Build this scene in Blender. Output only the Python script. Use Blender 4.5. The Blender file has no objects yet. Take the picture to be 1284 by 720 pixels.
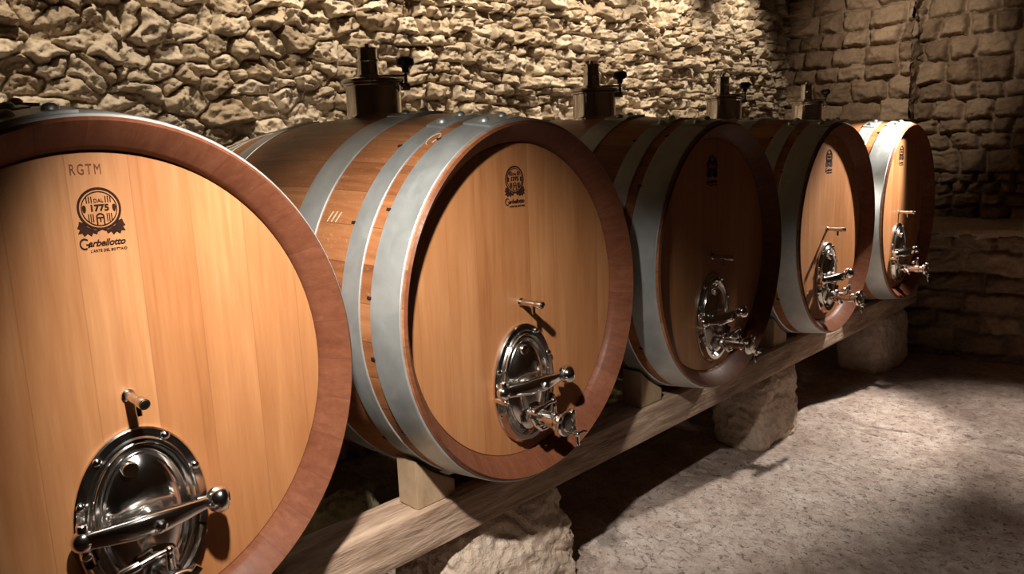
import bpy, bmesh, math, random
import numpy as np
from mathutils import Vector, Matrix, noise as mnoise

SC = bpy.context.scene
COL = SC.collection
S = 0.6                      # one barrel half-height in metres; shapes below are written in that unit
PI = math.pi
ASP = 0.916                  # the barrels are slightly oval
LEN, BUL = 3.0, 0.108        # barrel length, bilge swell
FLOOR = -2.1
CX = [0.826, 2.945, 5.06, 7.24, 9.30]
ZB = 1.085                   # beam top below the barrel axis
rng = random.Random(7)

# ------------------------------------------------------------------ nodes
class NT:
    def __init__(s, name):
        s.m = bpy.data.materials.new(name); s.m.use_nodes = True
        s.t = s.m.node_tree; s.t.nodes.clear()
        s.out = s.n('ShaderNodeOutputMaterial'); s.b = s.n('ShaderNodeBsdfPrincipled')
        s.l(s.b.outputs[0], s.out.inputs[0])
    def n(s, t, **k):
        a = s.t.nodes.new(t)
        for kk, v in k.items(): setattr(a, kk, v)
        return a
    def l(s, a, b): s.t.links.new(a, b)
    def v(s, sock, val):
        if hasattr(val, 'is_output') or isinstance(val, bpy.types.NodeSocket): s.l(val, sock)
        else: sock.default_value = val
    def coords(s): return s.n('ShaderNodeTexCoord').outputs['Object']
    def math(s, op, a, b=0.0, c=0.0):
        m = s.n('ShaderNodeMath', operation=op); s.v(m.inputs[0], a); s.v(m.inputs[1], b); s.v(m.inputs[2], c)
        return m.outputs[0]
    def xyz(s, v):
        m = s.n('ShaderNodeSeparateXYZ'); s.l(v, m.inputs[0]); return m.outputs
    def comb(s, x, y, z):
        m = s.n('ShaderNodeCombineXYZ'); s.v(m.inputs[0], x); s.v(m.inputs[1], y); s.v(m.inputs[2], z); return m.outputs[0]
    def vmul(s, v, k):
        m = s.n('ShaderNodeVectorMath', operation='MULTIPLY'); s.l(v, m.inputs[0]); m.inputs[1].default_value = k; return m.outputs[0]
    def vadd(s, v, k):
        m = s.n('ShaderNodeVectorMath', operation='ADD'); s.l(v, m.inputs[0]); s.v(m.inputs[1], k); return m.outputs[0]
    def noise(s, v, scale, detail=4, rough=0.55, dist=0.0):
        m = s.n('ShaderNodeTexNoise'); s.l(v, m.inputs['Vector']); m.inputs['Scale'].default_value = scale
        m.inputs['Detail'].default_value = detail; m.inputs['Roughness'].default_value = rough
        m.inputs['Distortion'].default_value = dist; return m.outputs[0]
    def white(s, w):
        m = s.n('ShaderNodeTexWhiteNoise', noise_dimensions='1D'); s.v(m.inputs['W'], w); return m.outputs['Value']
    def ramp(s, f, stops):
        m = s.n('ShaderNodeValToRGB'); s.v(m.inputs[0], f); e = m.color_ramp.elements
        while len(e) > 1: e.remove(e[-1])
        e[0].position = stops[0][0]; e[0].color = (*stops[0][1], 1)
        for p, c in stops[1:]:
            q = e.new(p); q.color = (*c, 1)
        return m.outputs[0]
    def mix(s, f, a, b, mode='MIX'):
        m = s.n('ShaderNodeMix', data_type='RGBA', blend_type=mode); s.v(m.inputs[0], f)
        for i, x in ((6, a), (7, b)):
            if isinstance(x, tuple): m.inputs[i].default_value = (*x, 1)
            else: s.l(x, m.inputs[i])
        return m.outputs[2]
    def bump(s, h, strength=0.3, dist=0.01, normal=None):
        m = s.n('ShaderNodeBump'); s.l(h, m.inputs['Height']); m.inputs['Strength'].default_value = strength
        m.inputs['Distance'].default_value = dist
        if normal: s.l(normal, m.inputs['Normal'])
        return m.outputs[0]
    def range(s, x, a, b, c=0.0, d=1.0):
        m = s.n('ShaderNodeMapRange'); s.v(m.inputs[0], x)
        for i, k in enumerate((a, b, c, d)): m.inputs[i + 1].default_value = k
        return m.outputs[0]
    def set(s, **k):
        names = {'color': 'Base Color', 'rough': 'Roughness', 'metal': 'Metallic', 'normal': 'Normal', 'spec': 'Specular IOR Level', 'coat': 'Coat Weight', 'coatr': 'Coat Roughness'}
        for kk, x in k.items():
            i = s.b.inputs[names[kk]]
            if isinstance(x, tuple): i.default_value = (*x, 1)
            else: s.v(i, x)
        return s.m

def wood_head():
    t = NT('oak_head'); p = t.coords(); o = t.xyz(p)
    rnd = t.n('ShaderNodeObjectInfo').outputs['Random']
    bx = t.math('ADD', t.math('MULTIPLY', o[0], 8.2), t.math('MULTIPLY', rnd, 7.3))
    bid = t.math('FLOOR', bx); fr = t.math('FRACT', bx)
    h = t.white(t.math('ADD', bid, t.math('MULTIPLY', rnd, 31.7)))
    off = t.comb(t.math('MULTIPLY', h, 9.0), t.math('MULTIPLY', rnd, 5.0), t.math('MULTIPLY', h, 3.0))
    g = t.vadd(t.vmul(p, (16, 16, 1.1)), off)
    n1 = t.noise(g, 1.6, 5, 0.6, 0.6)
    n2 = t.noise(t.vadd(t.vmul(p, (110, 110, 5)), off), 1.5, 3, 0.6)
    n3 = t.noise(t.vadd(t.vmul(p, (3, 3, 1.5)), off), 1.2, 2)
    f = t.math('ADD', t.math('ADD', t.math('MULTIPLY', n1, 0.46), t.math('MULTIPLY', n2, 0.14)), t.math('ADD', t.math('MULTIPLY', h, 0.16), t.math('MULTIPLY', n3, 0.30)))
    c = t.ramp(f, [(0.27, (0.19, 0.066, 0.022)), (0.42, (0.325, 0.130, 0.047)), (0.57, (0.385, 0.168, 0.066)), (0.75, (0.48, 0.232, 0.098))])
    seam = t.math('LESS_THAN', t.math('ABSOLUTE', t.math('SUBTRACT', fr, 0.5)), 0.492)
    c = t.mix(t.math('MULTIPLY', t.math('SUBTRACT', 1.0, seam), 0.35), c, (0.16, 0.065, 0.022))
    hh = t.math('ADD', t.math('MULTIPLY', n2, 0.5), t.math('MULTIPLY', seam, 0.4))
    return t.set(color=c, rough=t.range(n2, 0.3, 0.7, 0.36, 0.5), normal=t.bump(hh, 0.12, 0.002), coat=0.08, coatr=0.25)

def wood_staves(name, cols, ends=False):
    t = NT(name); p = t.coords(); o = t.xyz(p)
    rnd = t.n('ShaderNodeObjectInfo').outputs['Random']
    zc = t.math('SUBTRACT', o[2], 1.13 * S)
    a = t.math('ARCTAN2', t.math('DIVIDE', o[0], ASP), zc)
    q = t.math('ADD', t.math('MULTIPLY', a, 34 / (2 * PI)), t.math('MULTIPLY', rnd, 3.0))
    bid = t.math('FLOOR', q); fr = t.math('FRACT', q)
    h = t.white(t.math('ADD', bid, t.math('MULTIPLY', rnd, 17.1)))
    gx = t.comb(t.math('MULTIPLY', a, 14.0), t.math('MULTIPLY', o[1], 1.6 if not ends else 9.0), t.math('MULTIPLY', h, 20.0))
    n1 = t.noise(gx, 1.4, 5, 0.62, 0.5)
    n2 = t.noise(t.vmul(p, (60, 12, 60)), 1.5, 4, 0.6)
    rays = t.math('GREATER_THAN', t.noise(t.comb(t.math('MULTIPLY', a, 22.0), t.math('MULTIPLY', o[1], 26.0), t.math('MULTIPLY', h, 9.0)), 2.2, 2, 0.5, 1.2), 0.66)
    f = t.math('ADD', t.math('MULTIPLY', n1, 0.62), t.math('ADD', t.math('MULTIPLY', h, 0.3 if not ends else 0.12), t.math('MULTIPLY', n2, 0.15 if not ends else 0.3)))
    c = t.ramp(f, [(0.25, cols[0]), (0.5, cols[1]), (0.75, cols[2])])
    if not ends: c = t.mix(t.math('MULTIPLY', rays, 0.22), c, (0.62, 0.40, 0.22))
    seam = t.math('LESS_THAN', t.math('ABSOLUTE', t.math('SUBTRACT', fr, 0.5)), 0.49)
    c = t.mix(t.math('MULTIPLY', t.math('SUBTRACT', 1.0, seam), 0.6 if not ends else 0.3), c, (0.05, 0.02, 0.01))
    hh = t.math('ADD', t.math('MULTIPLY', n2, 0.4), t.math('MULTIPLY', seam, 0.5))
    return t.set(color=c, rough=t.range(n2, 0.3, 0.7, 0.34, 0.5), normal=t.bump(hh, 0.2, 0.002), coat=0.1 if not ends else 0.0, coatr=0.25, spec=0.5 if not ends else 0.12)

def metal(name, col, rough, scale=30, var=0.12, bump=0.0, mott=0.0):
    t = NT(name); p = t.coords()
    n = t.noise(p, scale, 4, 0.6)
    n2 = t.noise(p, scale * 0.22, 3, 0.6)
    c = t.mix(t.range(n2, 0.35, 0.65), tuple(x * (1 - mott) for x in col), col)
    k = dict(color=c, metal=1.0, rough=t.range(n, 0.3, 0.7, max(0.02, rough - var), rough + var))
    if bump: k['normal'] = t.bump(n, bump, 0.002)
    return t.set(**k)

def galv():
    t = NT('galvanised_hoop'); p = t.coords()
    n = t.noise(p, 9.0, 5, 0.6, 0.5); n2 = t.noise(p, 60.0, 4, 0.6)
    c = t.ramp(n, [(0.3, (0.47, 0.50, 0.49)), (0.7, (0.62, 0.645, 0.64))])
    return t.set(color=c, metal=0.72, rough=t.range(n, 0.3, 0.7, 0.40, 0.52), normal=t.bump(n2, 0.04, 0.002))
def plain(name, c1, c2, scale, rough, bump=0.2, dist=0.004, stretch=(1, 1, 1), metal=0.0):
    t = NT(name); p = t.vmul(t.coords(), stretch)
    n = t.noise(p, scale, 6, 0.62, 0.3)
    return t.set(color=t.ramp(n, [(0.3, c1), (0.7, c2)]), rough=rough, metal=metal, spec=0.5 if rough < 0.6 else 0.2, normal=t.bump(n, bump, dist))

def stone(name, dark, mid, light, pit=0.35, tint=True, rough=0.88):
    t = NT(name); p = t.coords()
    n1 = t.noise(p, 5.0, 5, 0.6, 0.4); n2 = t.noise(p, 32.0, 5, 0.68); n3 = t.noise(p, 110.0, 3, 0.65)
    f = t.math('ADD', t.math('MULTIPLY', n1, 0.5), t.math('MULTIPLY', n2, 0.5))
    if tint:
        a = t.n('ShaderNodeAttribute', attribute_name='stone_tint').outputs['Fac']
        f = t.math('ADD', t.math('MULTIPLY', f, 0.7), t.math('MULTIPLY', a, 0.3))
    c = t.ramp(f, [(0.3, dark), (0.5, mid), (0.7, light)])
    h = t.math('ADD', t.math('MULTIPLY', n2, 0.75), t.math('MULTIPLY', n3, 0.25))
    return t.set(color=c, rough=rough, spec=0.25, normal=t.bump(h, pit, 0.016))

def floor_mat():
    t = NT('floor_stone'); p = t.coords()
    n1 = t.noise(p, 1.3, 5, 0.6, 0.5); n2 = t.noise(p, 14.0, 6, 0.65, 0.4)
    n4 = t.noise(t.vmul(p, (1, 1.0, 1)), 120.0, 4, 0.7)
    pits = t.range(t.noise(t.vmul(p, (1.2, 0.8, 1)), 40.0, 5, 0.65, 0.9), 0.33, 0.45)
    f = t.math('ADD', t.math('MULTIPLY', n1, 0.4), t.math('ADD', t.math('MULTIPLY', n2, 0.35), t.math('MULTIPLY', n4, 0.25)))
    c = t.ramp(f, [(0.36, (0.20, 0.135, 0.105)), (0.5, (0.40, 0.31, 0.26)), (0.62, (0.60, 0.515, 0.455))])
    c = t.mix(t.math('MULTIPLY', t.math('SUBTRACT', 1.0, pits), 0.75), c, (0.07, 0.045, 0.035))
    h = t.math('ADD', t.math('ADD', t.math('MULTIPLY', n2, 0.5), t.math('MULTIPLY', pits, 0.35)), t.math('MULTIPLY', n4, 0.45))
    return t.set(color=c, rough=t.range(n2, 0.3, 0.7, 0.5, 0.85), spec=0.35, normal=t.bump(h, 0.7, 0.013))

M = dict(
    head=wood_head(),
    stave=wood_staves('oak_staves', [(0.16, 0.05, 0.018), (0.30, 0.115, 0.043), (0.44, 0.20, 0.085)]),
    chime=wood_staves('oak_chime', [(0.090, 0.030, 0.015), (0.135, 0.047, 0.024), (0.185, 0.070, 0.037)], True),
    hoop=galv(),
    chrome=metal('polished_steel', (0.86, 0.84, 0.81), 0.13, 14, 0.04),
    steel=metal('brushed_steel', (0.66, 0.64, 0.61), 0.2, 30, 0.05),
    black=plain('black_plastic', (0.006, 0.006, 0.006), (0.014, 0.013, 0.012), 40, 0.4, 0.05),
    burn=plain('burnt_brand', (0.016, 0.005, 0.003), (0.034, 0.011, 0.006), 60, 0.95, 0.1),
    burnfaint=plain('faint_brand', (0.09, 0.028, 0.012), (0.20, 0.07, 0.028), 90, 0.9, 0.1),
    nail=plain('iron_nail', (0.03, 0.028, 0.026), (0.06, 0.055, 0.05), 60, 0.5, 0.1, metal=0.6),
    chalk=plain('chalk', (0.55, 0.40, 0.27), (0.62, 0.48, 0.34), 120, 0.9, 0.1),
    beam=plain('weathered_beam', (0.21, 0.125, 0.08), (0.60, 0.44, 0.325), 7, 0.8, 0.9, 0.012, (0.55, 4, 4)),
    wedge=plain('pale_wedge_wood', (0.33, 0.22, 0.13), (0.46, 0.335, 0.215), 10, 0.7, 0.15, 0.003, (4, 1, 1)),
    block=stone('limestone_block', (0.40, 0.29, 0.21), (0.62, 0.49, 0.385), (0.76, 0.65, 0.54), 1.0, False),
    moss=stone('mossy_stone', (0.13, 0.115, 0.05), (0.27, 0.235, 0.12), (0.42, 0.34, 0.2), 0.9, False),
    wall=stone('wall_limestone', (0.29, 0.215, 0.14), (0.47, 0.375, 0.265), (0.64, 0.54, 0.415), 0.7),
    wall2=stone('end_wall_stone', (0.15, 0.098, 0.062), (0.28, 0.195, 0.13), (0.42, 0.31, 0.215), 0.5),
    plaster=stone('rough_plaster', (0.08, 0.055, 0.036), (0.12, 0.088, 0.06), (0.17, 0.13, 0.092), 0.5, False),
    floor=floor_mat(),
)

# ------------------------------------------------------------------ object helpers
OFF = Vector((0, 0, 0))
def link(name, me, mat, parent=None, smooth=30):
    mats = mat if isinstance(mat, (list, tuple)) else [mat]
    for m in mats: me.materials.append(M[m])
    o = bpy.data.objects.new(name, me); COL.objects.link(o)
    if parent: o.parent = parent
    if smooth is not None:
        me.polygons.foreach_set('use_smooth', [True] * len(me.polygons))
        if smooth < 180:
            bm = bmesh.new(); bm.from_mesh(me); lim = math.radians(smooth)
            for e in bm.edges:
                if len(e.link_faces) == 2 and e.calc_face_angle(0) > lim: e.smooth = False
            bm.to_mesh(me); bm.free()
    return o
def obj(name, bm, mat, parent=None, smooth=30, norm=True):
    if norm: bmesh.ops.recalc_face_normals(bm, faces=bm.faces)
    bm.transform(Matrix.Translation(OFF))
    me = bpy.data.meshes.new(name); bm.to_mesh(me); bm.free()
    return link(name, me, mat, parent, smooth)
def empty(name, loc):
    o = bpy.data.objects.new(name, None); o.empty_display_size = 0.1; COL.objects.link(o); o.location = loc; return o
def tag(o, label, cat, group=None, kind=None):
    o['label'] = label; o['category'] = cat
    if group: o['group'] = group
    if kind: o['kind'] = kind
    return o
def struct(o): o['kind'] = 'structure'; return o

def frame(d):
    d = Vector(d).normalized(); a = Vector((0, 0, 1)) if abs(d.z) < 0.9 else Vector((1, 0, 0))
    x = a.cross(d).normalized(); return x, d.cross(x), d
def lathe(bm, prof, origin, axis=(0, 0, 1), n=32, sx=1.0, sy=1.0, closed=False, mats=None, xdir=None):
    """prof: (radius, height) along axis; sx, sy squash the section"""
    x, y, d = frame(axis)
    if xdir is not None: x = Vector(xdir); y = Vector(axis).normalized().cross(x)
    o = Vector(origin); rings = []
    for r, h in prof:
        if r < 1e-6: rings.append([bm.verts.new(o + d * h)])
        else: rings.append([bm.verts.new(o + d * h + x * (r * sx * math.cos(2 * PI * k / n)) + y * (r * sy * math.sin(2 * PI * k / n))) for k in range(n)])
    rg = list(zip(rings, rings[1:]))
    if closed: rg.append((rings[-1], rings[0]))
    for j, (a, b) in enumerate(rg):
        for k in range(n):
            k2 = (k + 1) % n
            if len(a) == 1 and len(b) == 1: continue
            if len(a) == 1: f = bm.faces.new((a[0], b[k2], b[k]))
            elif len(b) == 1: f = bm.faces.new((a[k], a[k2], b[0]))
            else: f = bm.faces.new((a[k], a[k2], b[k2], b[k]))
            if mats: f.material_index = mats[j]
    return bm
def cyl(bm, a, b, r, r2=None, n=20, bev=0.0):
    a, b = Vector(a), Vector(b); L = (b - a).length; r2 = r if r2 is None else r2
    bev = min(bev, L * 0.4, r * 0.8, r2 * 0.8)
    if bev: prof = [(0, 0), (r - bev, 0), (r - bev * .3, bev * .3), (r, bev), (r2, L - bev), (r2 - bev * .3, L - bev * .3), (r2 - bev, L), (0, L)]
    else: prof = [(0, 0), (r, 0), (r2, L), (0, L)]
    return lathe(bm, prof, a, b - a, n)
def ball(bm, c, r, n=20, sq=(1, 1, 1)):
    v = bmesh.ops.create_uvsphere(bm, u_segments=n, v_segments=n // 2, radius=r)['verts']
    for q in v: q.co = Vector((q.co.x * sq[0], q.co.y * sq[1], q.co.z * sq[2])) + Vector(c)
    return bm
def tube(bm, pts, rad, n=12):
    pts = [Vector(p) for p in pts]; rad = rad if isinstance(rad, (list, tuple)) else [rad] * len(pts)
    rings = []; up = None
    for i, p in enumerate(pts):
        d = (pts[min(i + 1, len(pts) - 1)] - pts[max(i - 1, 0)]).normalized()
        if up is None: x, y, _ = frame(d)
        else: x = (up - d * up.dot(d)).normalized(); y = d.cross(x)
        up = x; rings.append([bm.verts.new(p + x * rad[i] * math.cos(2 * PI * k / n) + y * rad[i] * math.sin(2 * PI * k / n)) for k in range(n)])
    for a, b in zip(rings, rings[1:]):
        for k in range(n): bm.faces.new((a[k], a[(k + 1) % n], b[(k + 1) % n], b[k]))
    bm.faces.new(rings[0][::-1]); bm.faces.new(rings[-1]); return bm
def box(bm, c, s, bev=0.0, rot=None, seg=2):
    q = bmesh.new(); bmesh.ops.create_cube(q, size=1)
    bmesh.ops.scale(q, vec=s, verts=q.verts)
    if bev: bmesh.ops.bevel(q, geom=q.edges, offset=bev, segments=seg, affect='EDGES', profile=0.6)
    if rot: bmesh.ops.rotate(q, verts=q.verts, cent=(0, 0, 0), matrix=rot)
    bmesh.ops.translate(q, vec=c, verts=q.verts)
    return absorb(bm, q)
def absorb(bm, q):
    me = bpy.data.meshes.new('tmp'); q.to_mesh(me); q.free(); bm.from_mesh(me); bpy.data.meshes.remove(me); return bm
def B(): return bmesh.new()

# ------------------------------------------------------------------ barrel prototype (shapes written around the head centre, y = 0 at the chime face)
def rad(y): return 1 + BUL * (1 - ((y - LEN / 2) / (LEN / 2)) ** 2)
HY = 0.125                       # the head's face lies this far behind the chime
NB = 128
def elathe(bm, prof, n=NB, closed=False, mats=None):
    """revolve (radius, y) about the barrel's axis with the oval section"""
    return lathe(bm, prof, (0, 0, 0), (0, 1, 0), n, ASP, 1.0, closed, mats, xdir=(1, 0, 0))

def text_mesh(s, size, shear=0.0, bold=0.0, space=1.0):
    cu = bpy.data.curves.new('lettering', 'FONT'); cu.body = s; cu.size = size; cu.shear = shear; cu.offset = bold
    cu.space_character = space; cu.align_x = 'CENTER'; cu.resolution_u = 3; cu.extrude = 0.0
    o = bpy.data.objects.new('lettering', cu); COL.objects.link(o)
    dg = bpy.context.evaluated_depsgraph_get(); me = bpy.data.meshes.new_from_object(o.evaluated_get(dg))
    bpy.data.objects.remove(o); bpy.data.curves.remove(cu); return me
def add_flat(bm, polys, depth):
    """flat outlines in (u, v) -> thin raised shapes on the head"""
    for pl in polys:
        vs = [bm.verts.new((u, 0, v)) for u, v in pl]
        f = bm.faces.new(vs)
        r = bmesh.ops.extrude_face_region(bm, geom=[f])
        for g in r['geom']:
            if isinstance(g, bmesh.types.BMVert): g.co.y -= depth
def ring_poly(bm, c, r0, r1, depth, a0=0, a1=2 * PI, n=48, sx=1):
    for k in range(n):
        t0, t1 = a0 + (a1 - a0) * k / n, a0 + (a1 - a0) * (k + 1) / n
        add_flat(bm, [[(c[0] + sx * r * math.cos(t), c[1] + r * math.sin(t)) for r, t in ((r0, t0), (r1, t0), (r1, t1), (r0, t1))]], depth)
def add_text(bm, s, size, pos, depth, sc=(1, 1), **k):
    me = text_mesh(s, size, **k); q = B(); q.from_mesh(me); bpy.data.meshes.remove(me)
    r = bmesh.ops.extrude_face_region(q, geom=list(q.faces))
    nv = [g for g in r['geom'] if isinstance(g, bmesh.types.BMVert)]
    for v in q.verts: v.co.z = 0
    for v in nv: v.co.z = depth
    for v in q.verts: v.co = Vector((pos[0] + v.co.x * sc[0], -v.co.z, pos[1] + v.co.y * sc[1]))
    absorb(bm, q)

def emblem_bms():
    d = 0.05; e = B()                     # circle radius 1 around the origin
    ring_poly(e, (0, 0), 0.90, 1.0, d); ring_poly(e, (0, 0), 0.78, 0.82, d)
    def bars(us, v0, v1): add_flat(e, [[(u - .022, v0), (u + .022, v0), (u + .022, v1), (u - .022, v1)] for u in us], d)
    bars((-.54, -.43, -.32), .28, .58); bars((.32, .43, .54), .28, .58)
    bars((-.52, -.42, -.32), -.62, -.24); bars((.32, .42, .52), -.62, -.24)
    for s in (-1, 1):                     # small drop shapes either side of the year
        add_flat(e, [[(s * .68 + .085 * math.sin(t) , .04 + (.15 if math.cos(t) > 0 else .2) * math.cos(t)) for t in [2 * PI * k / 16 for k in range(16)]]], d)
    ring_poly(e, (0, -.40), .13, .19, d, 0, PI, 12)
    add_flat(e, [[(-.19, -.75), (-.13, -.75), (-.13, -.40), (-.19, -.40)], [(.13, -.75), (.19, -.75), (.19, -.40), (.13, -.40)],
                 [(-.03, -.62), (.03, -.62), (.03, -.46), (-.03, -.46)], [(-.17, -.45), (.17, -.45), (.17, -.40), (-.17, -.40)]], d)
    for s in (-1, 1):                     # leaf below each side
        pts = [(.05, -1.02), (.30, -1.0), (.62, -.84), (.80, -.62), (.98, -.55), (1.02, -.72), (1.10, -.86), (.98, -.92), (1.08, -1.12), (.90, -1.10),
               (.82, -1.26), (.66, -1.14), (.50, -1.28), (.42, -1.12), (.24, -1.20), (.20, -1.08)]
        pl = [(s * u, v) for u, v in pts]
        q = B(); add_flat(q, [pl], d); bmesh.ops.triangulate(q, faces=[f for f in q.faces if len(f.verts) > 4]); absorb(e, q)
    t = B(); mo = B()
    add_text(e, 'DAL', .24, (0, .30), d, (1.0, 1.0)); add_text(e, '1775', .42, (0, -.10), d, (1.08, 1.0), bold=.013, space=1.0)
    add_text(t, 'arbellotto', .44, (.13, -1.76), d, (1.04, 1.0), shear=.35, bold=.006, space=.94)
    # tall swung initial
    ring_poly(t, (-.86, -1.62), .20, .27, d, .75, 5.2, 24, .85)
    add_flat(t, [[(-.80, -1.63), (-.62, -1.62), (-.66, -1.80), (-.73, -1.80), (-.70, -1.68), (-.80, -1.69)]], d)
    add_text(mo, "L'ARTE DEL BOTTAIO", .175, (.20, -2.04), d, (1.0, 1.0), shear=.1, space=1.0)
    return e, t, mo

def place_mark(bm, c, r):
    """put an emblem-space shape on the head"""
    for v in bm.verts: v.co = Vector((c[0] + v.co.x * r * 0.96, HY + v.co.y * 0.05, c[1] + v.co.z * r))
    return bm

DC = (0.0, -0.475)               # manhole door centre on the head (x, z)
def oval_lathe(bm, prof, c=DC, a=0.24, b=0.35, n=64):
    """prof: (inset from outer edge, height towards the viewer)"""
    rings = []
    for ins, h in prof:
        rings.append([bm.verts.new((c[0] + (a - ins) * math.cos(2 * PI * k / n), HY - h, c[1] + (b - ins) * math.sin(2 * PI * k / n))) for k in range(n)])
    for p, q in zip(rings, rings[1:]):
        for k in range(n): bm.faces.new((p[k], p[(k + 1) % n], q[(k + 1) % n], q[k]))
    bm.faces.new(rings[-1]); return bm

def make_barrel():
    global OFF
    OFF = Vector((0, -LEN / 2, 1 + BUL))
    t = empty('wine_barrel', (0, 0, 0))
    # staves with the chimes at both ends
    ys = [LEN * k / 40 for k in range(1, 40)]
    outer = [(0.985, 0.0), (0.998, 0.012)] + [(rad(y), y) for y in ys] + [(0.998, LEN - .012), (.985, LEN)]
    prof = outer + [(.985, LEN), (.908, LEN - .088), (.89, LEN - .13), (.885, LEN - .3), (.94, LEN - .6), (.94, .6), (.885, .3), (.885, .14), (.900, .097), (.908, .088), (.979, .004), (.984, 0.001)]
    no = len(outer); mats = [1] + [0] * (no - 3) + [1] + [1, 1, 1] + [0] * 4 + [1, 1, 1, 1, 1, 1]
    mats = (mats + [1] * len(prof))[:len(prof)]
    mats[-1] = 1
    obj('staves', elathe(B(), prof, closed=True, mats=mats), ['stave', 'chime'], t, 28)
    obj('front_head', elathe(B(), [(0, HY + .06), (.8855, HY + .06), (.8855, HY), (.6, HY), (.3, HY), (0, HY)]), 'head', t, 28)
    obj('rear_head', elathe(B(), [(0, LEN - HY), (.8855, LEN - HY), (.8855, LEN - HY - .06), (0, LEN - HY - .06)]), 'head', t, 28)
    # hoops, each with its lapped joint and two rivets near the top
    for j, (y0, y1, a0) in enumerate([(.028, .235, 100), (.315, .455, 104), (.75, .97, 96), (LEN - .97, LEN - .75, 100), (LEN - .455, LEN - .315, 97), (LEN - .235, LEN - .014, 103)]):
        th = .007; k = [y0 + (y1 - y0) * i / 5 for i in range(6)]
        pr = [(max(rad(y), .999) - .004, y) for y in k][::-1] + [(max(rad(y0), .999) + th - .003, y0)] + [(max(rad(y), .999) + th, y) for y in ([y0 + .004] + k[1:-1] + [y1 - .004])] + [(max(rad(y1), .999) + th - .003, y1)]
        bm = elathe(B(), pr, closed=True)
        # lap: a short second layer of the band
        a_ = math.radians(a0); nn = 14; rows = []
        for i in range(nn + 1):
            a = a_ + math.radians(15) * (i / nn - .5); row = []
            for y, e in ((y0 + .006, th), (y0 + .006, th + .009), (y1 - .006, th + .009), (y1 - .006, th)):
                r = max(rad(y), .999) + e; row.append(bm.verts.new((r * ASP * math.cos(a), y, r * math.sin(a))))
            rows.append(row)
        for p, q in zip(rows, rows[1:]):
            for i in range(3): bm.faces.new((p[i], p[i + 1], q[i + 1], q[i]))
        bm.faces.new(rows[0]); bm.faces.new(rows[-1][::-1])
        h = obj('hoop', bm, 'hoop', t, 28)
        for da in ((-4.0, 4.0) if j < 3 else ()):
            a = a_ + math.radians(da); y = (y0 + y1) / 2; r = rad(y) + th + .008
            c = Vector((r * ASP * math.cos(a), y, r * math.sin(a))); n_ = Vector((math.cos(a) / ASP, 0, math.sin(a))).normalized()
            obj('rivet', lathe(B(), [(0, -.004), (.030, -.004), (.028, .008), (.018, .018), (0, .022)], c, n_, 16), 'hoop', h, 40)
        for a in ((118, 146, 171, 188, 214) if j < 2 else ()):      # nails that keep the hoop from creeping
            a = math.radians(a + 5 * j); r0 = rad(y1) + .004
            c = Vector((r0 * ASP * math.cos(a), y1 + .008, r0 * math.sin(a)))
            obj('hoop_nail', box(B(), c, (.010, .034, .014), .002, Matrix.Rotation(-a, 3, 'Y')), 'nail', h, 40)
    # emblem and lettering burnt into the head
    e, w, mo = emblem_bms()
    em = obj('emblem', place_mark(e, (-.012, .688), .074), 'burn', t, None)
    obj('brand_lettering', place_mark(w, (-.012, .688), .074), 'burn', em, None); obj('motto_lettering', place_mark(mo, (-.012, .688), .074), 'burn', em, None)
    # manhole: flange, door, bar, tap
    fr = oval_lathe(B(), [(0.0, -.002), (0.0, .014), (.006, .020), (.034, .022), (.040, .030), (.046, .030), (.052, .004)])
    f = obj('manhole_frame', fr, 'steel', t, 35)
    for a in (25, 62, 128, 160, 205, 248, 292, 335):
        c = (DC[0] + .222 * math.cos(math.radians(a)), HY - .02, DC[1] + .332 * math.sin(math.radians(a)))
        obj('frame_bolt', lathe(B(), [(0, 0), (.016, 0), (.016, .008), (.009, .015), (0, .017)], c, (0, -1, 0), 14), 'chrome', f, 40)
    dr = oval_lathe(B(), [(.050, .0), (.050, .034), (.054, .042), (.060, .042), (.064, .034), (.070, .022), (.078, .022), (.082, .034), (.087, .038), (.093, .034), (.100, .030),
                          (.112, .040), (.130, .054), (.150, .062), (.175, .068), (.2, .071), (.225, .0725)])
    d = obj('manhole_door', dr, 'chrome', t, 35)
    obj('vent_cap', lathe(B(), [(0, -.01), (.028, -.01), (.030, .016), (.026, .022), (0, .024)], (-.045, HY - .05, DC[1] + .215), (0, -1, 0), 20), 'chrome', d, 40)
    obj('door_boss', lathe(B(), [(.060, -.02), (.056, .02), (.045, .045), (0, .05)], (0, HY - .065, DC[1] + .0), (0, -1, 0), 24), 'chrome', d, 40)
    # clamping bar across the door: knuckle on the left, tapering bar, round knob on the right
    zb = DC[1] + .018; bm = B()
    pts = [(-.225, HY - .085, zb - .006), (-.17, HY - .105, zb - .004), (-.09, HY - .135, zb + .002), (0, HY - .148, zb + .004), (.09, HY - .142, zb + .002), (.16, HY - .13, zb), (.215, HY - .122, zb)]
    rr = [(.016, .03), (.020, .033), (.027, .040), (.030, .043), (.023, .034), (.016, .025), (.015, .02)]
    rings = []
    for (x, y, z), (ry, rz) in zip(pts, rr):
        rings.append([bm.verts.new((x, y + ry * math.copysign(abs(math.cos(q)) ** .6, math.cos(q)), z + rz * math.copysign(abs(math.sin(q)) ** .6, math.sin(q)))) for q in [2 * PI * k / 16 for k in range(16)]])
    for p, q in zip(rings, rings[1:]):
        for k in range(16): bm.faces.new((p[k], p[(k + 1) % 16], q[(k + 1) % 16], q[k]))
    bm.faces.new(rings[0]); bm.faces.new(rings[-1])
    bar = obj('clamp_bar', bm, 'chrome', t, 45)
    kn = B(); lathe(kn, [(0, -.06), (.022, -.06), (.024, -.03), (.042, -.018), (.052, .002), (.054, .026), (.047, .044), (.028, .052), (.025, .046), (.010, .046), (0, .047)], (.225, HY - .122, zb), (.9, -.45, .05), 28)
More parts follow.
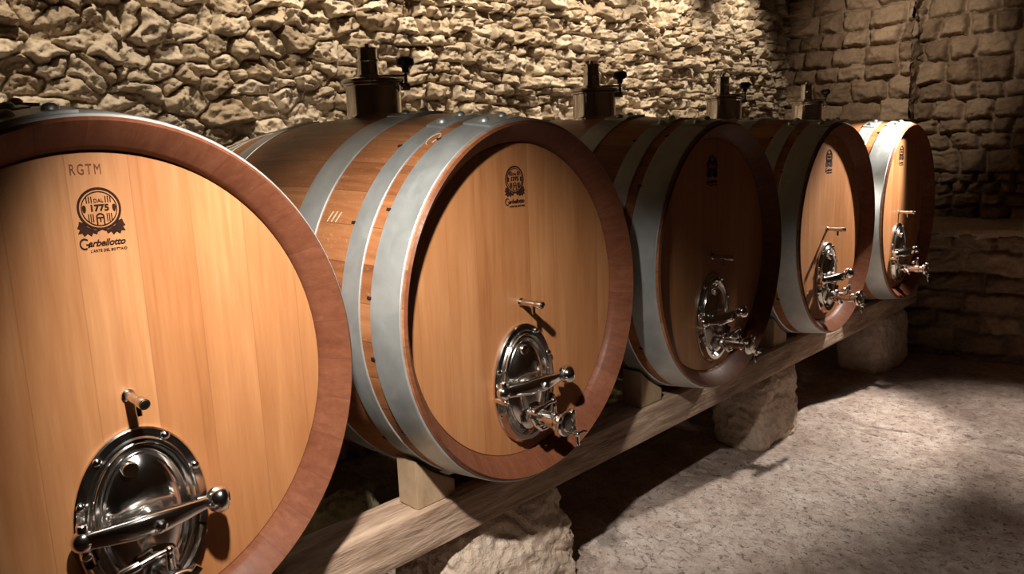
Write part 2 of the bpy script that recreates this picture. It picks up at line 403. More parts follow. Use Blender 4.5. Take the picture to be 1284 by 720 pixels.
    obj('bar_knob', kn, 'chrome', bar, 50)
    hg = B(); ball(hg, (-.225, HY - .07, zb - .008), .043, 20, (1, .9, 1)); cyl(hg, (-.225, HY - .005, zb - .06), (-.225, HY - .09, zb - .06), .018, n=14, bev=.004)
    cyl(hg, (-.225, HY - .07, zb - .075), (-.225, HY - .07, zb + .055), .02, n=16, bev=.006)
    obj('hinge_knuckle', hg, 'chrome', bar, 50)
    sp = B(); cyl(sp, (0, HY - .05, zb), (0, HY - .17, zb), .03, n=20, bev=.006); lathe(sp, [(0, 0), (.022, 0), (.022, .02), (.012, .028), (0, .028)], (0, HY - .168, zb), (0, -1, 0), 6)
    obj('bar_screw', sp, 'chrome', bar, 40)
    # drain tap low on the door
    tz = DC[1] - .175; ty = HY - .05; bm = B()
    lathe(bm, [(0, 0), (.085, 0), (.088, .012), (.075, .022), (.05, .03), (.045, .05), (.056, .055), (.056, .075), (.042, .08), (.040, .15), (.048, .155), (.048, .205), (.041, .21), (.041, .25), (.05, .255), (.052, .262), (.052, .272), (0, .272)], (0.0, ty, tz), (0, -1, 0), 32)
    tap = obj('drain_tap', bm, 'chrome', t, 40)
    lv = B(); cyl(lv, (0, ty - .18, tz + .03), (0, ty - .18, tz + .115), .017, .014, 16, .004); ball(lv, (0, ty - .18, tz + .115), .0175, 14)
    tube(lv, [(.012, ty - .18, tz + .118), (-.05, ty - .182, tz + .112), (-.10, ty - .184, tz + .104), (-.105, ty - .184, tz + .1035), (-.17, ty - .186, tz + .094), (-.176, ty - .186, tz + .093)], [.011, .010, .0095, .017, .018, .013], 14)
    obj('tap_lever', lv, 'chrome', tap, 45)
    cl = B(); lathe(cl, [(.045, -.018), (.064, -.016), (.07, -.008), (.07, .008), (.064, .016), (.045, .018)], (0, ty - .268, tz), (0, -1, 0), 28, closed=True)
    box(cl, (.055, ty - .268, tz - .048), (.04, .034, .04), .006, Matrix.Rotation(.8, 3, 'Y')); box(cl, (-.058, ty - .268, tz + .04), (.036, .034, .036), .006, Matrix.Rotation(.8, 3, 'Y'))
    box(cl, (.05, ty - .268, tz + .052), (.034, .034, .034), .006, Matrix.Rotation(.8, 3, 'Y'))
    obj('pipe_clamp', cl, 'chrome', tap, 40)
    obj('tap_cap', lathe(B(), [(0, 0), (.045, 0), (.045, .012), (.036, .02), (.034, .017), (0, .018)], (0, ty - .272, tz), (0, -1, 0), 24), 'chrome', tap, 40)
    wn = B(); cyl(wn, (.06, ty - .268, tz - .055), (.095, ty - .275, tz - .09), .010, n=10); cyl(wn, (.08, ty - .272, tz - .075), (.1, ty - .276, tz - .095), .019, .014, 12, .003)
    for s in (-1, 1):
        tube(wn, [(.09, ty - .274 , tz - .085), (.09 + .02 + s * .026, ty - .276, tz - .085 - .02 + s * .024), (.09 + .034 + s * .036, ty - .278, tz - .12 + s * .03)], [.008, .011, .009], 8)
    obj('wing_nut', wn, 'chrome', tap, 45)
    el = B(); tube(el, [(-.055, ty - .07, tz - .01), (-.06, ty - .10, tz - .03), (-.03, ty - .11, tz - .06), (.02, ty - .11, tz - .06), (.055, ty - .09, tz - .02)], .014, 10)
    lathe(el, [(.055, 0), (.062, .006), (.062, .03), (.05, .036)], (0, ty - .05, tz), (0, -1, 0), 8, closed=True)
    obj('union_nut', el, 'chrome', tap, 35)
    lp = B()                              # fan-shaped spill lip under the tap
    rows = []
    for i in range(13):
        a = math.radians(200 + 140 * i / 12)
        rows.append([lp.verts.new((DC[0] + k * .24 * math.cos(a), HY - h, DC[1] + (k * .35) * math.sin(a))) for k, h in ((.80, .03), (.86, .055), (.93, .055), (.985, .024), (.93, .045), (.86, .046))])
    for p, q in zip(rows, rows[1:]):
        for k in range(6): lp.faces.new((p[k], p[(k + 1) % 6], q[(k + 1) % 6], q[k]))
    lp.faces.new(rows[0]); lp.faces.new(rows[-1][::-1])
    obj('spill_lip', lp, 'chrome', f, 40)
    # tasting tap above the door: a short pin out of the head with a spout under it
    pg = B(); cyl(pg, (0, HY + .01, .0), (0, HY - .175, .0), .017, n=18, bev=.003); cyl(pg, (0, HY - .12, 0), (0, HY - .172, 0), .0205, n=18, bev=.004)
    lathe(pg, [(0, 0), (.024, 0), (.024, .008), (.018, .014), (0, .014)], (0, HY, 0), (0, -1, 0), 18)
    tt = obj('tasting_tap', pg, 'steel', t, 40)
    obj('spout', tube(B(), [(0, HY - .10, -.01), (0, HY - .10, -.045), (0, HY - .103, -.058)], [.012, .011, .010], 12), 'steel', tt, 40)
    # filling hatch on the bilge
    hy = 1.42; zb0 = 1 + BUL - .02
    nk = B(); lathe(nk, [(.20, -.005), (.20, .012), (.182, .018), (.178, .03), (.178, .205), (.192, .21), (.192, .222), (.165, .222), (.165, -.005)], (0, hy, zb0), (0, 0, 1), 48, closed=True)
    n_ = obj('filling_hatch', nk, 'chrome', t, 35)
    obj('hatch_lid', lathe(B(), [(0, 0), (.19, 0), (.205, .006), (.205, .022), (.19, .03), (.15, .034), (.05, .042), (0, .042)], (0, hy, zb0 + .223), (0, 0, 1), 48), 'steel', n_, 35)
    vb = B(); lathe(vb, [(0, 0), (.09, 0), (.09, .012), (.07, .018), (.066, .10), (.073, .102), (.073, .115), (.064, .118), (.064, .175), (.068, .178), (.068, .186), (.018, .19), (.015, .215), (0, .218)], (-.03, hy, zb0 + .262), (0, 0, 1), 28)
    obj('breather_valve', vb, 'chrome', n_, 35)
    ck = B(); box(ck, (.10, hy - .10, zb0 + .27), (.16, .05, .016), .004, Matrix.Rotation(-.7, 3, 'Z')); cyl(ck, (.155, hy - .155, zb0 + .19), (.155, hy - .155, zb0 + .32), .012, n=12); box(ck, (.15, hy - .15, zb0 + .2), (.05, .05, .05), .01)
    obj('lid_clamp', ck, 'steel', n_, 35)
    kb = B(); lathe(kb, [(0, 0), (.02, 0), (.024, .03), (.055, .045), (.06, .06), (.058, .085), (.04, .098), (0, .1)], (.155, hy - .155, zb0 + .29), (0, 0, 1), 20)
    obj('clamp_knob', kb, 'black', n_, 35)
    OFF = Vector((0, 0, 0))
    return t
def copy_tree(o, parent=None):
    c = o.copy(); COL.objects.link(c)
    if parent: c.parent = parent
    for ch in list(o.children): copy_tree(ch, c)
    return c

proto = make_barrel()
LABELS = ['oak wine barrel nearest the camera, cut by the left edge, stamped RGTM above the emblem',
          'oak wine barrel second from the left, fully in view with brightly lit grey front hoop',
          'oak wine barrel third from the left, deepest in shade in the middle of the row',
          'oak wine barrel fourth from the left, lit head framed by a dark hoop',
          'oak wine barrel farthest along the row, beside the end wall, front hoop gleaming on top']
DX = [.02, -.012, -.012, -.018, -.02]   # how far the fittings sit off the barrels' centre line
barrels = []
for i, cx in enumerate(CX):
    b = proto if i == 0 else copy_tree(proto)
    b.location = (cx, LEN / 2, -(1 + BUL))
    tag(b, LABELS[i], 'barrel', 'row of oak wine barrels on the long beam'); barrels.append(b)
    if i > 1: next(c for c in b.children if c.name.startswith('filling_hatch')).location.y = -.17
    for ch in b.children:
        if ch.name.split('.')[0] not in ('staves', 'front_head', 'rear_head', 'hoop', 'filling_hatch'): ch.location.x = DX[i]
for o in [c for c in barrels[0].children_recursive if c.name.startswith('filling_hatch') or c.parent.name.startswith('filling_hatch')]:
    bpy.data.objects.remove(o)               # the nearest barrel shows no hatch
# stamp on the first barrel, chalk marks on the second
OFF = Vector((0, -LEN / 2, 1 + BUL))
st = B(); add_text(st, 'RGTM', .052, (-.02, .808), .002, (.62, 1.0), space=1.3)
for v in st.verts: v.co.y += HY
obj('stamped_letters', st, 'burnfaint', barrels[0], None)['label'] = 'faint stamped letters RGTM'
def on_bilge(a, y, e=.003): r = rad(y) + e; return Vector((r * ASP * math.cos(a), y, r * math.sin(a)))
ch = B(); tube(ch, [on_bilge(math.radians(118 + 3.2 * math.cos(t)), .285 + .035 * math.sin(t) * .8) for t in [5.4 * k / 24 for k in range(25)]], .003, 6)
obj('chalk_mark', ch, 'chalk', barrels[1], None)['label'] = 'faint round chalk mark'
ch = B()
for k in range(3): tube(ch, [on_bilge(math.radians(150 + 1.6 * s), .60 + .035 * k + .012 * s) for s in (-1, -.3, .4, 1)], .003, 6)
obj('chalk_tally', ch, 'chalk', barrels[1], None)['label'] = 'three short chalk strokes'
OFF = Vector((0, 0, 0))

# ------------------------------------------------------------------ noise helpers on arrays
def _hash(ix, iy, iz, seed):
    h = (ix.astype(np.int64) * 374761393 + iy.astype(np.int64) * 668265263 + iz.astype(np.int64) * 2147483647 + seed * 1274126177) & 0xFFFFFFFF
    h = ((h ^ (h >> 13)) * 1274126177) & 0xFFFFFFFF
    h = ((h ^ (h >> 16)) * 2246822519) & 0xFFFFFFFF
    return ((h ^ (h >> 15)) & 0xFFFFFF) / float(0xFFFFFF)
def vnoise(x, y, z, seed=0):
    ix, iy, iz = np.floor(x), np.floor(y), np.floor(z); fx, fy, fz = x - ix, y - iy, z - iz
    fx, fy, fz = [f * f * f * (f * (f * 6 - 15) + 10) for f in (fx, fy, fz)]; r = 0
    for dx in (0, 1):
        for dy in (0, 1):
            for dz in (0, 1):
                r = r + _hash(ix + dx, iy + dy, iz + dz, seed) * (fx if dx else 1 - fx) * (fy if dy else 1 - fy) * (fz if dz else 1 - fz)
    return r * 2 - 1
def fbm(x, y, z, seed=0, o=4, g=0.5):
    r, a = 0, 1.0
    for k in range(o): r = r + a * vnoise(x * 2 ** k + 17.3 * k, y * 2 ** k + 5.1 * k, z * 2 ** k, seed + k); a *= g
    return r
def grid_mesh(name, P, tint=None):
    """P: (rows, cols, 3)"""
    nr, nc = P.shape[:2]; me = bpy.data.meshes.new(name)
    idx = np.arange(nr * nc).reshape(nr, nc)
    q = np.stack([idx[:-1, :-1], idx[:-1, 1:], idx[1:, 1:], idx[1:, :-1]], -1).reshape(-1, 4)
    me.vertices.add(nr * nc); me.vertices.foreach_set('co', P.reshape(-1).astype(np.float32))
    me.loops.add(q.size); me.loops.foreach_set('vertex_index', q.reshape(-1).astype(np.int32))
    me.polygons.add(len(q)); me.polygons.foreach_set('loop_start', np.arange(0, q.size, 4, dtype=np.int32))
    me.update(calc_edges=True); me.validate()
    if tint is not None:
        a = me.attributes.new('stone_tint', 'FLOAT', 'POINT'); a.data.foreach_set('value', tint.reshape(-1).astype(np.float32))
    return me

def cells(U, V, R, row_h, width, jit, metric, drop=0.0, brick=None):
    """stones laid in rows: nearest seed, its random numbers and the distance to the joint. brick: mask of points that keep to their row"""
    v = V.min() - .6; rows = []
    while v < V.max() + .6:
        h = R.uniform(*row_h); u = U.min() - 2 + R.uniform(0, 1); su, sv = [], []
        while u < U.max() + 2:
            w = R.uniform(*width) * h / .25
            if R.rand() < .18: w *= 1.5
            j = jit(u)
            if R.rand() >= drop * j:
                su.append(u + w / 2 + R.uniform(-.2, .2) * w * j); sv.append(v + h / 2 + R.uniform(-.55, .55) * h * j)
            u += w
        rows.append((v, h, np.array(su), np.array(sv), R.rand(len(su)), R.uniform(-1, 1, (len(su), 3)))); v += h
    edges = np.array([r[0] for r in rows] + [v])
    pu, pv = U.ravel(), V.ravel(); ri = np.clip(np.searchsorted(edges, pv) - 1, 0, len(rows) - 1)
    N = len(pu); C = [[], [], [], []]
    for dr in (-1, 0, 1):
        cu = np.zeros((N, 4)); cv = np.zeros((N, 4)); ct = np.zeros((N, 4)); cs = np.zeros((N, 4, 3))
        rr = np.clip(ri + dr, 0, len(rows) - 1)
        for k in np.unique(rr):
            m = rr == k; _, _, su, sv, tt, ss = rows[k]; i = np.searchsorted(su, pu[m])
            for c in range(4):
                ii = np.clip(i - 2 + c, 0, len(su) - 1); cu[m, c] = su[ii]; cv[m, c] = sv[ii]; ct[m, c] = tt[ii]; cs[m, c] = ss[ii]
        for a, b in zip(C, (cu, cv, ct, cs)): a.append(b)
    cu, cv, ct, cs = [np.concatenate(a, 1) for a in C]; cu = cu * metric
    x = pu * metric
    if brick is not None:
        bk = brick.ravel(); far = np.zeros(cu.shape, bool); far[:, :4] = far[:, 8:] = True; far &= bk[:, None]
        cv = np.where(bk[:, None], (edges[ri] + edges[ri + 1])[:, None] / 2, cv)
    else: far = np.zeros(cu.shape, bool)
    d2 = np.where(far, 1e3, (cu - x[:, None]) ** 2 + (cv - pv[:, None]) ** 2)
    b = d2.argmin(1); ar = np.arange(N); bu, bv, bt, bs = cu[ar, b], cv[ar, b], ct[ar, b], cs[ar, b]
    nx, ny = cu - bu[:, None], cv - bv[:, None]; L = np.sqrt(nx ** 2 + ny ** 2); ok = (L > 1e-6) & ~far
    ed = np.where(ok, ((cu + bu[:, None]) / 2 - x[:, None]) * nx / np.maximum(L, 1e-6) + ((cv + bv[:, None]) / 2 - pv[:, None]) * ny / np.maximum(L, 1e-6), 9).min(1)
    if brick is not None: ed = np.where(bk, np.minimum(ed, np.minimum(pv - edges[ri], edges[ri + 1] - pv)), ed)
    return (x - bu) / metric, pv - bv, bt, bs, ed

def stones(U, V, seed, row_h, width, jit, amp, gap=.03, depth=.075, metric=.62, rough=.03, warp=.06, drop=0.0, brick=None, chip=1.0):
    """heights of a dry-stone wall over the grid U, V; returns height, tint"""
    R = np.random.RandomState(seed); U0, V0 = U, V
    U = U0 + warp * fbm(U0 * 2.2, V0 * 2.2, U0 * 0, seed + 50, 3); V = V0 + warp * .8 * fbm(U0 * 2.4 + 9, V0 * 2.4, U0 * 0, seed + 60, 3)
    U = U + .013 * fbm(U0 * 11, V0 * 11, U0 * 0, seed + 70, 3); V = V + .013 * fbm(U0 * 11 + 4, V0 * 11, U0 * 0, seed + 80, 3)
    du, dv, bt, bs, ed = cells(U, V, R, row_h, width, jit, metric, drop, brick)
    pu, pv = U.ravel(), V.ravel()
    # small chiselled facets, each a tilted plane
    fu, fv, ft, fs, fe = cells(U + .25 * bt.reshape(U.shape), V, R, (.07, .14), (.2, .42), lambda q: 1.0, .7)
    facet = (.34 * fs[:, 0] * fu + .5 * fs[:, 1] * fv + .016 * fs[:, 2]) * chip
    e = np.clip((ed - gap * .2) / gap, 0, 1); prof = 1 - (1 - e) ** 2
    f1 = fbm(pu * 3.5 + bt * 50, pv * 4.5, bt * 30, seed, 6, .6); f2 = fbm(pu * 13, pv * 22, bt * 20, seed + 9, 4, .7)
    an = bt * 6.283 * 3; a2 = an + 2.0 + bs[:, 0]
    p1 = .30 * bs[:, 0] * du + (.42 * bs[:, 1] - .18) * dv
    p2 = -.5 * (np.cos(an) * du + np.sin(an) * dv) + .045; p3 = -.6 * (np.cos(a2) * du + np.sin(a2) * dv) + .055
    face = np.minimum(np.minimum(p1, p2), p3)
    lam = np.abs(vnoise(pu * 1.4 + bt * 40, pv * 13 + f1 * .5, bt * 9, seed + 4))
    pitt = np.clip(fbm(pu * 20, pv * 24, bt * 9, seed + 31, 3, .6) - .25, 0, 1)
    h = prof * (depth + amp * (bs[:, 2] * .5 + .5)) + prof * (face + facet + rough * (f1 + .5 * f2 - .9 * lam - .9 * pitt)) + (1 - prof) * .015 * f2
    return h.reshape(U.shape), np.clip(bt + .15 * f1, 0, 1).reshape(U.shape)

def spacing(segs):
    out = [segs[0][0]]
    for a, b, st in segs:
        n = max(1, int(round((b - a) / st))); out += list(a + (b - a) * np.arange(1, n + 1) / n)
    return np.array(out)

# back wall: rubble at the left, flatter courses towards the right; it closes in slightly on the barrels
BW0, BW1 = Vector((-3.2, 3.62, 0)), Vector((12.75, 3.16, 0)); bd = (BW1 - BW0).normalized()
u = spacing([(0, 3.2, .03), (3.2, 9.5, .0115), (9.5, 15.94, .015)]); v = spacing([(FLOOR - .05, .5, .06), (.5, 2.7, .0115), (2.7, 4.2, .025)])
Ug, Vg = np.meshgrid(u, v)
slope = .0
BK = Ug + .5 * fbm(Ug * 1.1, Vg * 1.6, Ug * 0, 77, 2) > 7.6
H, T = stones(Ug, Vg, 11, (.10, .22), (.24, .60), lambda q: 1.0 if q < 7.0 else max(.4, 1 - (q - 7.0) / 3), .10, .018, .055, drop=.04, rough=.030, brick=BK, chip=.85)
nrm = np.array((bd.y, -bd.x, 0))
P = np.array(BW0)[None, None] + Ug[..., None] * np.array(bd) + Vg[..., None] * np.array((0, 0, 1.)) + H[..., None] * nrm
struct(link('wall_back', grid_mesh('wall_back', P, T), 'wall', None, 180))

def xwall(name, X, y0, y1, z0, z1, seed, fine, row_h, width, amp, mat, jit=.28, drop=.0, fz=None):
    """stone wall facing -x from y0 (left as seen) down to y1"""
    yy = spacing([(-y0, -fine, .02), (-fine, -y1, .06)]) if fine > y1 and fine < y0 else spacing([(-y0, -y1, .02)])
    zz = spacing([(z0, z1, .018)]) if fz is None else fz
    Ug, Vg = np.meshgrid(yy, zz)
    H, T = stones(Ug, Vg, seed, row_h, width, lambda q: jit, amp, .036, .13, rough=.022, warp=.035, drop=drop, brick=np.ones(Ug.shape, bool), chip=.45)
    P = np.stack([X - H, -Ug, Vg], -1)
    return struct(link(name, grid_mesh(name, P, T), mat, None, 180))
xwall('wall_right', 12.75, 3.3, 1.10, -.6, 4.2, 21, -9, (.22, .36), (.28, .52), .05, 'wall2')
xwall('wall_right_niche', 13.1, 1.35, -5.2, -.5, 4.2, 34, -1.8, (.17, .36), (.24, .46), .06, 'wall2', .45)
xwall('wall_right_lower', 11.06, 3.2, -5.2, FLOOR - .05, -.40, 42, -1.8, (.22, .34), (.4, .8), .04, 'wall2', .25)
# return of the projecting part and the ledge on top of the lower wall
zz = spacing([(-.6, 4.2, .03)]); xx = spacing([(0, .5, .03)]); Ug, Vg = np.meshgrid(xx, zz); H, T = stones(Ug, Vg, 23, (.22, .36), (.4, .6), lambda q: .2, .05, brick=np.ones(Ug.shape, bool), chip=.45)
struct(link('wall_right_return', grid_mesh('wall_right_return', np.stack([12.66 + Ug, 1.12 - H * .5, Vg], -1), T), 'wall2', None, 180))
xs = spacing([(10.93, 13.3, .03)]); ys = spacing([(-5.2, -1.8, .08), (-1.8, 3.2, .03)]); Xg, Yg = np.meshgrid(xs, ys)
Z = -.37 + .03 * fbm(Xg * 2, Yg * 2, Xg * 0, 5, 4) - .10 * np.clip((10.99 - Xg) / .06, 0, 1)
struct(link('trim_1', grid_mesh('trim_1', np.stack([Xg, Yg, Z], -1)), 'block', None, 180)).name = 'trim_1'

# floor: worn stone with a joint across it
x = spacing([(-3.4, 1.5, .1), (1.5, 7.35, .022), (7.35, 8.35, .009), (8.35, 11.2, .03)]); y = spacing([(-5.3, -2.6, .08), (-2.6, .9, .022), (.9, 3.9, .1)])
Xg, Yg = np.meshgrid(x, y)
Z = FLOOR + .022 * fbm(Xg * .9, Yg * .9, Xg * 0, 3, 4) + .006 * fbm(Xg * 5, Yg * 5, Xg * 0, 8, 4, .6)
pit = np.clip(fbm(Xg * 16, Yg * 9, Xg * 0, 15, 3) - .72, 0, 1); Z -= .05 * pit
jx = 7.83 + .05 * fbm(Yg * 1.2, Yg * 0, Yg * 0, 31, 4) - .09 * (Yg + .9); dj = np.abs(Xg - jx)
gate = np.clip(.55 + .9 * fbm(Yg * 2.2, Yg * 0 + 3, Yg * 0, 37, 3), 0, 1) * np.clip((.1 - Yg) * 4, 0, 1)
Z -= .07 * gate * np.exp(-(dj / .02) ** 2) + .012 * np.exp(-(dj / .09) ** 2)
jx2 = 3.2 + .06 * fbm(Yg * 1.3, Yg * 0, Yg * 0, 91, 4) - .12 * Yg; Z -= .012 * np.exp(-((Xg - jx2) / .03) ** 2) * np.clip((-.5 - Yg) * 3, 0, 1)
struct(link('floor', grid_mesh('floor', np.stack([Xg, Yg, Z], -1)), 'floor', None, 180))

# rest of the room, behind and above the camera
def slab(name, c, s, mat):
    return struct(obj(name, box(B(), c, s), mat, None, None))
slab('wall_left', (-3.45, -.8, 1.05), (.3, 9.2, 6.4), 'plaster')
slab('wall_front', (4.9, -5.4, 1.05), (17.0, .3, 6.4), 'plaster')
def vault():
    bm = B(); rows = []
    for k in range(25):
        a = PI * k / 24; yy = -.8 - 4.65 * math.cos(a); zz = 3.55 + .9 * math.sin(a)
        rows.append([bm.verts.new((xx, yy, zz)) for xx in (-3.6, 13.4)])
    for p, q in zip(rows, rows[1:]): bm.faces.new((p[0], p[1], q[1], q[0]))
    top = [[bm.verts.new((xx, -.8 - 4.65 * math.cos(PI * k / 24), 3.55 + .9 * math.sin(PI * k / 24) + .2)) for xx in (-3.6, 13.4)] for k in range(25)]
    for p, q in zip(top, top[1:]): bm.faces.new((p[0], q[0], q[1], p[1]))
    return struct(obj('ceiling', bm, 'plaster', None, 60))
vault()

# ------------------------------------------------------------------ beams, wedges, stones
def beam(x0, x1, yc, w, z0, z1, seed):
    n = int((x1 - x0) / .04); bm = B(); sec = []
    m = 6
    for (ya, za), (yb, zb) in (((-w / 2, z0), (w / 2, z0)), ((w / 2, z0), (w / 2, z1)), ((w / 2, z1), (-w / 2, z1)), ((-w / 2, z1), (-w / 2, z0))):
        for k in range(m): sec.append((ya + (yb - ya) * k / m, za + (zb - za) * k / m))
    rings = []; zc = (z0 + z1) / 2
    for i in range(n + 1):
        xx = x0 + (x1 - x0) * i / n; r = []
        for yy, zz in sec:
            cy, cz = abs(yy) / (w / 2), abs(zz - zc) / ((z1 - z0) / 2)
            k = 1 - .05 * max(0, min(cy, cz) - .8) / .2
            d = .010 * mnoise.fractal(Vector((xx * 1.1 + seed, yy * 6, zz * 6)), 1, 2, 4) + .006 * mnoise.fractal(Vector((xx * 3 + seed, yy * 22, zz * 22)), 1, 2, 3)
            z_ = zc + (zz - zc) * k; z_ = z_ + d * .7 if zz < z1 - 1e-6 else min(z_ + d * .3, z1)
            r.append(bm.verts.new((xx, yc + yy * k - d * (1 if yy < 0 else -1), min(z_, z1))))
        rings.append(r)
    for p, q in zip(rings, rings[1:]):
        for k in range(len(sec)): bm.faces.new((p[k], p[(k + 1) % len(sec)], q[(k + 1) % len(sec)], q[k]))
    bm.faces.new(rings[0]); bm.faces.new(rings[-1][::-1]); bm.transform(Matrix.Translation((-(x0 + x1) / 2, -yc, -z0)))
    o = obj('support_beam', bm, 'beam', None, 40); o.location = ((x0 + x1) / 2, yc, z0); return o
BB = -1.335
tag(beam(-2.2, 10.75, .435, .29, BB, -ZB, 3), 'long weathered timber beam under the fronts of the barrels, resting on stone blocks', 'beam', 'timber beams under the barrels')
tag(beam(-2.2, 10.75, LEN - .435, .29, BB, -ZB, 8), 'long timber beam under the rear ends of the barrels, in the dark by the back wall', 'beam', 'timber beams under the barrels')

def wedge(side, wood='wedge'):
    """side -1: left of the barrel, +1: right"""
    y0, y1 = .33, .50; rr = rad(.5) + .018
    def zs(dx): return -rr * math.sqrt(1 - (dx / ASP / rr) ** 2)
    xs = [.39, .47, .54, .61, .665]
    sec = [(side * .665, -ZB), (side * .39, -ZB)] + [(side * q, zs(q)) for q in xs]
    bm = B(); a = [bm.verts.new((x_, y0, z_)) for x_, z_ in sec]; b = [bm.verts.new((x_, y1, z_)) for x_, z_ in sec]
    bm.faces.new(a); bm.faces.new(b[::-1])
    for k in range(len(sec)): bm.faces.new((a[k], a[(k + 1) % len(sec)], b[(k + 1) % len(sec)], b[k]))
    bmesh.ops.recalc_face_normals(bm, faces=bm.faces)
    bmesh.ops.bevel(bm, geom=[e for e in bm.edges if e.calc_face_angle(0) > .7], offset=.006, segments=2, affect='EDGES')
    bm.transform(Matrix.Translation((-side * .56, -.415, ZB)))
    return bm
NTH = ['first', 'second', 'third', 'fourth', 'fifth']
pw = {s: None for s in (-1, 1)}
for i, cx in enumerate(CX):
    for s in (-1, 1):
        if i == 0 and s == -1: continue
        if pw[s] is None: o = pw[s] = obj('wooden_wedge', wedge(s), 'wedge', None, 30)
        else: o = pw[s].copy(); COL.objects.link(o)
        o.location = (cx + s * .56, .415, -ZB)
        extra = 'sunk in light, pale, ' if (i == 1 and s == -1) else ''
        tag(o, ('pale brightly lit wooden wedge on the beam, under the left side of the second barrel' if (i == 1 and s == -1) else
                'wooden wedge on the beam under the %s side of the %s barrel' % ('left' if s < 0 else 'right', NTH[i])), 'wedge', 'wedges holding the barrels')

def rock(c, s, seed, mat, label, amp=.09, sub=44, taper=.0, strat=.0, skew=0.0):
    """rough block: s = size; stands on the floor with a flat top"""
    q = B(); bmesh.ops.create_cube(q, size=2); bmesh.ops.subdivide_edges(q, edges=q.edges, cuts=sub, use_grid_fill=True)
    P = np.array([v.co[:] for v in q.verts]); D = P.copy()
    n = np.linalg.norm(P, axis=1, keepdims=True)
    box_r = np.power((np.abs(P) ** 7).sum(1, keepdims=True), 1 / 7); D = P / box_r * (1 - .0)
    W = D * np.array(s) / 2
    f = fbm(W[:, 0] * 1.9, W[:, 1] * 1.9, W[:, 2] * 1.9, seed, 2) * .6
    wv = .25 * fbm(W[:, 0] * 2 + 5, W[:, 1] * 2, W[:, 2] * 2, seed + 70, 2)
    rid = 1 - np.abs(fbm(W[:, 0] * 2.2 + 3, W[:, 1] * 2.2 + wv, (W[:, 2] + .5 * W[:, 0] * (1 - strat) + wv) * (7 + strat * 6), seed + 20, 3, .5)) * 1.8
    fi = fbm(W[:, 0] * 14, W[:, 1] * 14, W[:, 2] * (14 + strat * 20), seed + 40, 4, .6)
    d = np.minimum(amp * (.9 * f + .16 * (rid - .5) + .13 * fi), .07)
    keep = np.clip((s[2] / 2 - W[:, 2]) / (.12 * s[2]), 0, 1)
    nd = D / np.linalg.norm(D, axis=1, keepdims=True)
    t = 1 + taper * (.5 - (W[:, 2] / s[2] + .5))
    W[:, 0] *= t; W[:, 1] *= t; W[:, 0] += skew * W[:, 2]
    W[:, :2] += nd[:, :2] * d[:, None]; W[:, 2] += nd[:, 2] * d * .5 * keep
    W[:, 2] = np.minimum(W[:, 2], s[2] / 2)
    for vv, w_ in zip(q.verts, W): vv.co = Vector(w_) + Vector((0, 0, s[2] / 2))
    o = obj('stone_block', q, mat, None, 180); o.location = c
    return tag(o, label, 'stone', 'stone blocks under the beams')
hb = BB - .012 - FLOOR + .06; zf = FLOOR - .06
rock((3.05, .62, zf), (1.15, .62, hb), 5, 'block', 'large rough pale stone block under the beam below the second barrel, half lit', .13, 50, .18, 0)
rock((6.82, .60, zf), (.90, .52, hb), 13, 'block', 'rough layered stone block under the beam between third and fourth barrels', .10, 46, .04, .5)
rock((10.12, .62, zf), (1.0, .6, hb), 17, 'block', 'rounded shaded stone block under the beam end, below the farthest barrel', .08, 40, .1, 0)
rock((2.2, 1.50, zf), (.9, .66, hb + .10), 29, 'moss', 'dark mossy stone in the gap right of the nearest barrel, behind the front beam', .14, 40, .1, .2)
rock((6.9, LEN - .5, zf), (.9, .6, hb), 33, 'moss', 'dark stone under the rear beam by the back wall, behind the fourth barrel', .12, 30, .1, .2)

# ------------------------------------------------------------------ to metres
seen = set()
for o in list(COL.objects):
    o.location = o.location * S
    if o.type == 'MESH' and o.data.name not in seen:
        seen.add(o.data.name); o.data.transform(Matrix.Scale(S, 4)); o.data.update()

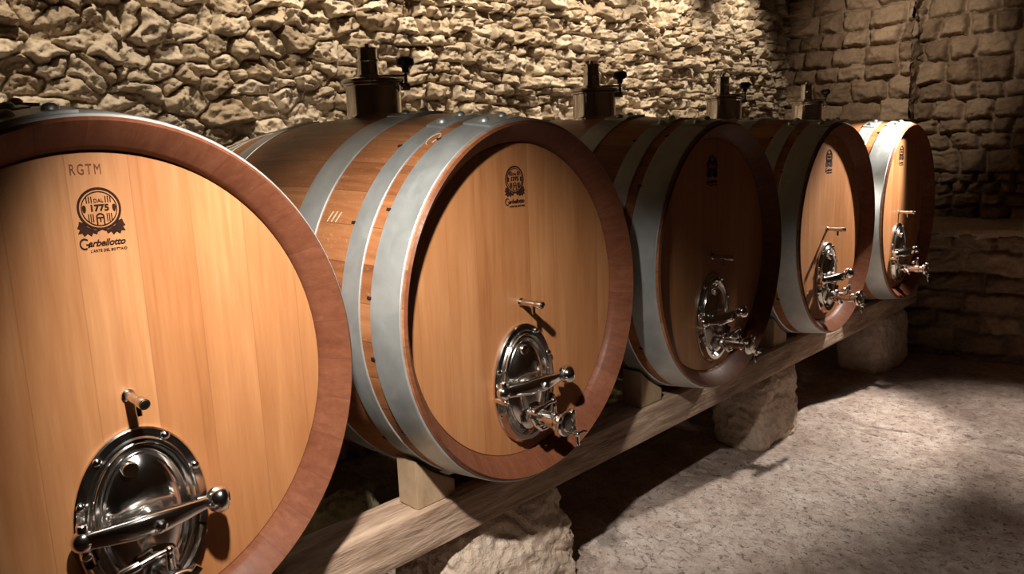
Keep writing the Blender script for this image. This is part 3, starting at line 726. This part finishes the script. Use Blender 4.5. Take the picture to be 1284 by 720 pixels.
# ------------------------------------------------------------------ camera
cam = bpy.data.cameras.new('camera'); co = bpy.data.objects.new('camera', cam); COL.objects.link(co)
cam.sensor_fit = 'HORIZONTAL'; cam.sensor_width = 36; cam.lens = 36 * 927 / 1284; cam.clip_start = .02
fw = Vector((0.69660221, 0.69576424, -0.17509278)); rt = Vector((0.70146448, -0.71172223, -0.03740397)); up = Vector((0.15064177, 0.09676567, 0.98384118))
co.matrix_world = Matrix(((rt.x, up.x, -fw.x, 0), (rt.y, up.y, -fw.y, -2.743 * S), (rt.z, up.z, -fw.z, .817 * S), (0, 0, 0, 1)))
SC.camera = co

# ------------------------------------------------------------------ light
def spot(name, p, target, power, angle, blend, col, r=.03):
    l = bpy.data.lights.new(name, 'SPOT'); l.energy = power; l.spot_size = math.radians(angle); l.spot_blend = blend; l.color = col; l.shadow_soft_size = r
    o = bpy.data.objects.new(name, l); COL.objects.link(o); o.location = Vector(p) * S
    d = (Vector(target) - Vector(p)).normalized(); o.rotation_euler = d.to_track_quat('-Z', 'Y').to_euler(); return o
NEUT = (1.0, .93, .84); WARM = (1.0, .86, .68)
A = Vector((.75, -1.4, 1.9)); Bp = Vector((9.3, -.8, 1.95))
spot('ceiling_or_fill_spot', A, A + Vector((.41, .49, -.77)), 345, 74, .9, NEUT, .035)
spot('ceiling_or_fill_spot', Bp, Bp + Vector((-.45, .42, -.79)), 440, 66, .55, NEUT, .035)
spot('ceiling_or_fill_spot', (8.7, -2.7, 2.0), (8.5, -1.75, -2.1), 260, 52, .8, NEUT, .035)
spot('ceiling_or_fill_spot', (4.6, -2.6, 2.0), (4.7, -1.9, -2.1), 40, 60, .9, NEUT, .035)
spot('ceiling_or_fill_spot', (10.0, .6, 3.3), (12.9, 1.3, 2.1), 90, 66, 1.0, WARM, .03)  # added fill that lifts the end wall; no known lamp hangs here
for x_, p_ in ((-.2, 60), (1.7, 88), (3.6, 115), (5.4, 120), (7.2, 115), (9.0, 100), (10.8, 60)):
    spot('wall_washer', (x_, 2.2, 3.6), (x_ + .3, 3.5, 1.35), p_, 84, .8, WARM, .05)
w = bpy.data.worlds.new('cellar'); SC.world = w; w.use_nodes = True
w.node_tree.nodes['Background'].inputs[0].default_value = (1.0, .72, .5, 1); w.node_tree.nodes['Background'].inputs[1].default_value = .012

vs = SC.view_settings; vs.view_transform = 'Standard'; vs.look = 'None'; vs.gamma = 1; vs.exposure = 0; vs.use_curve_mapping = False
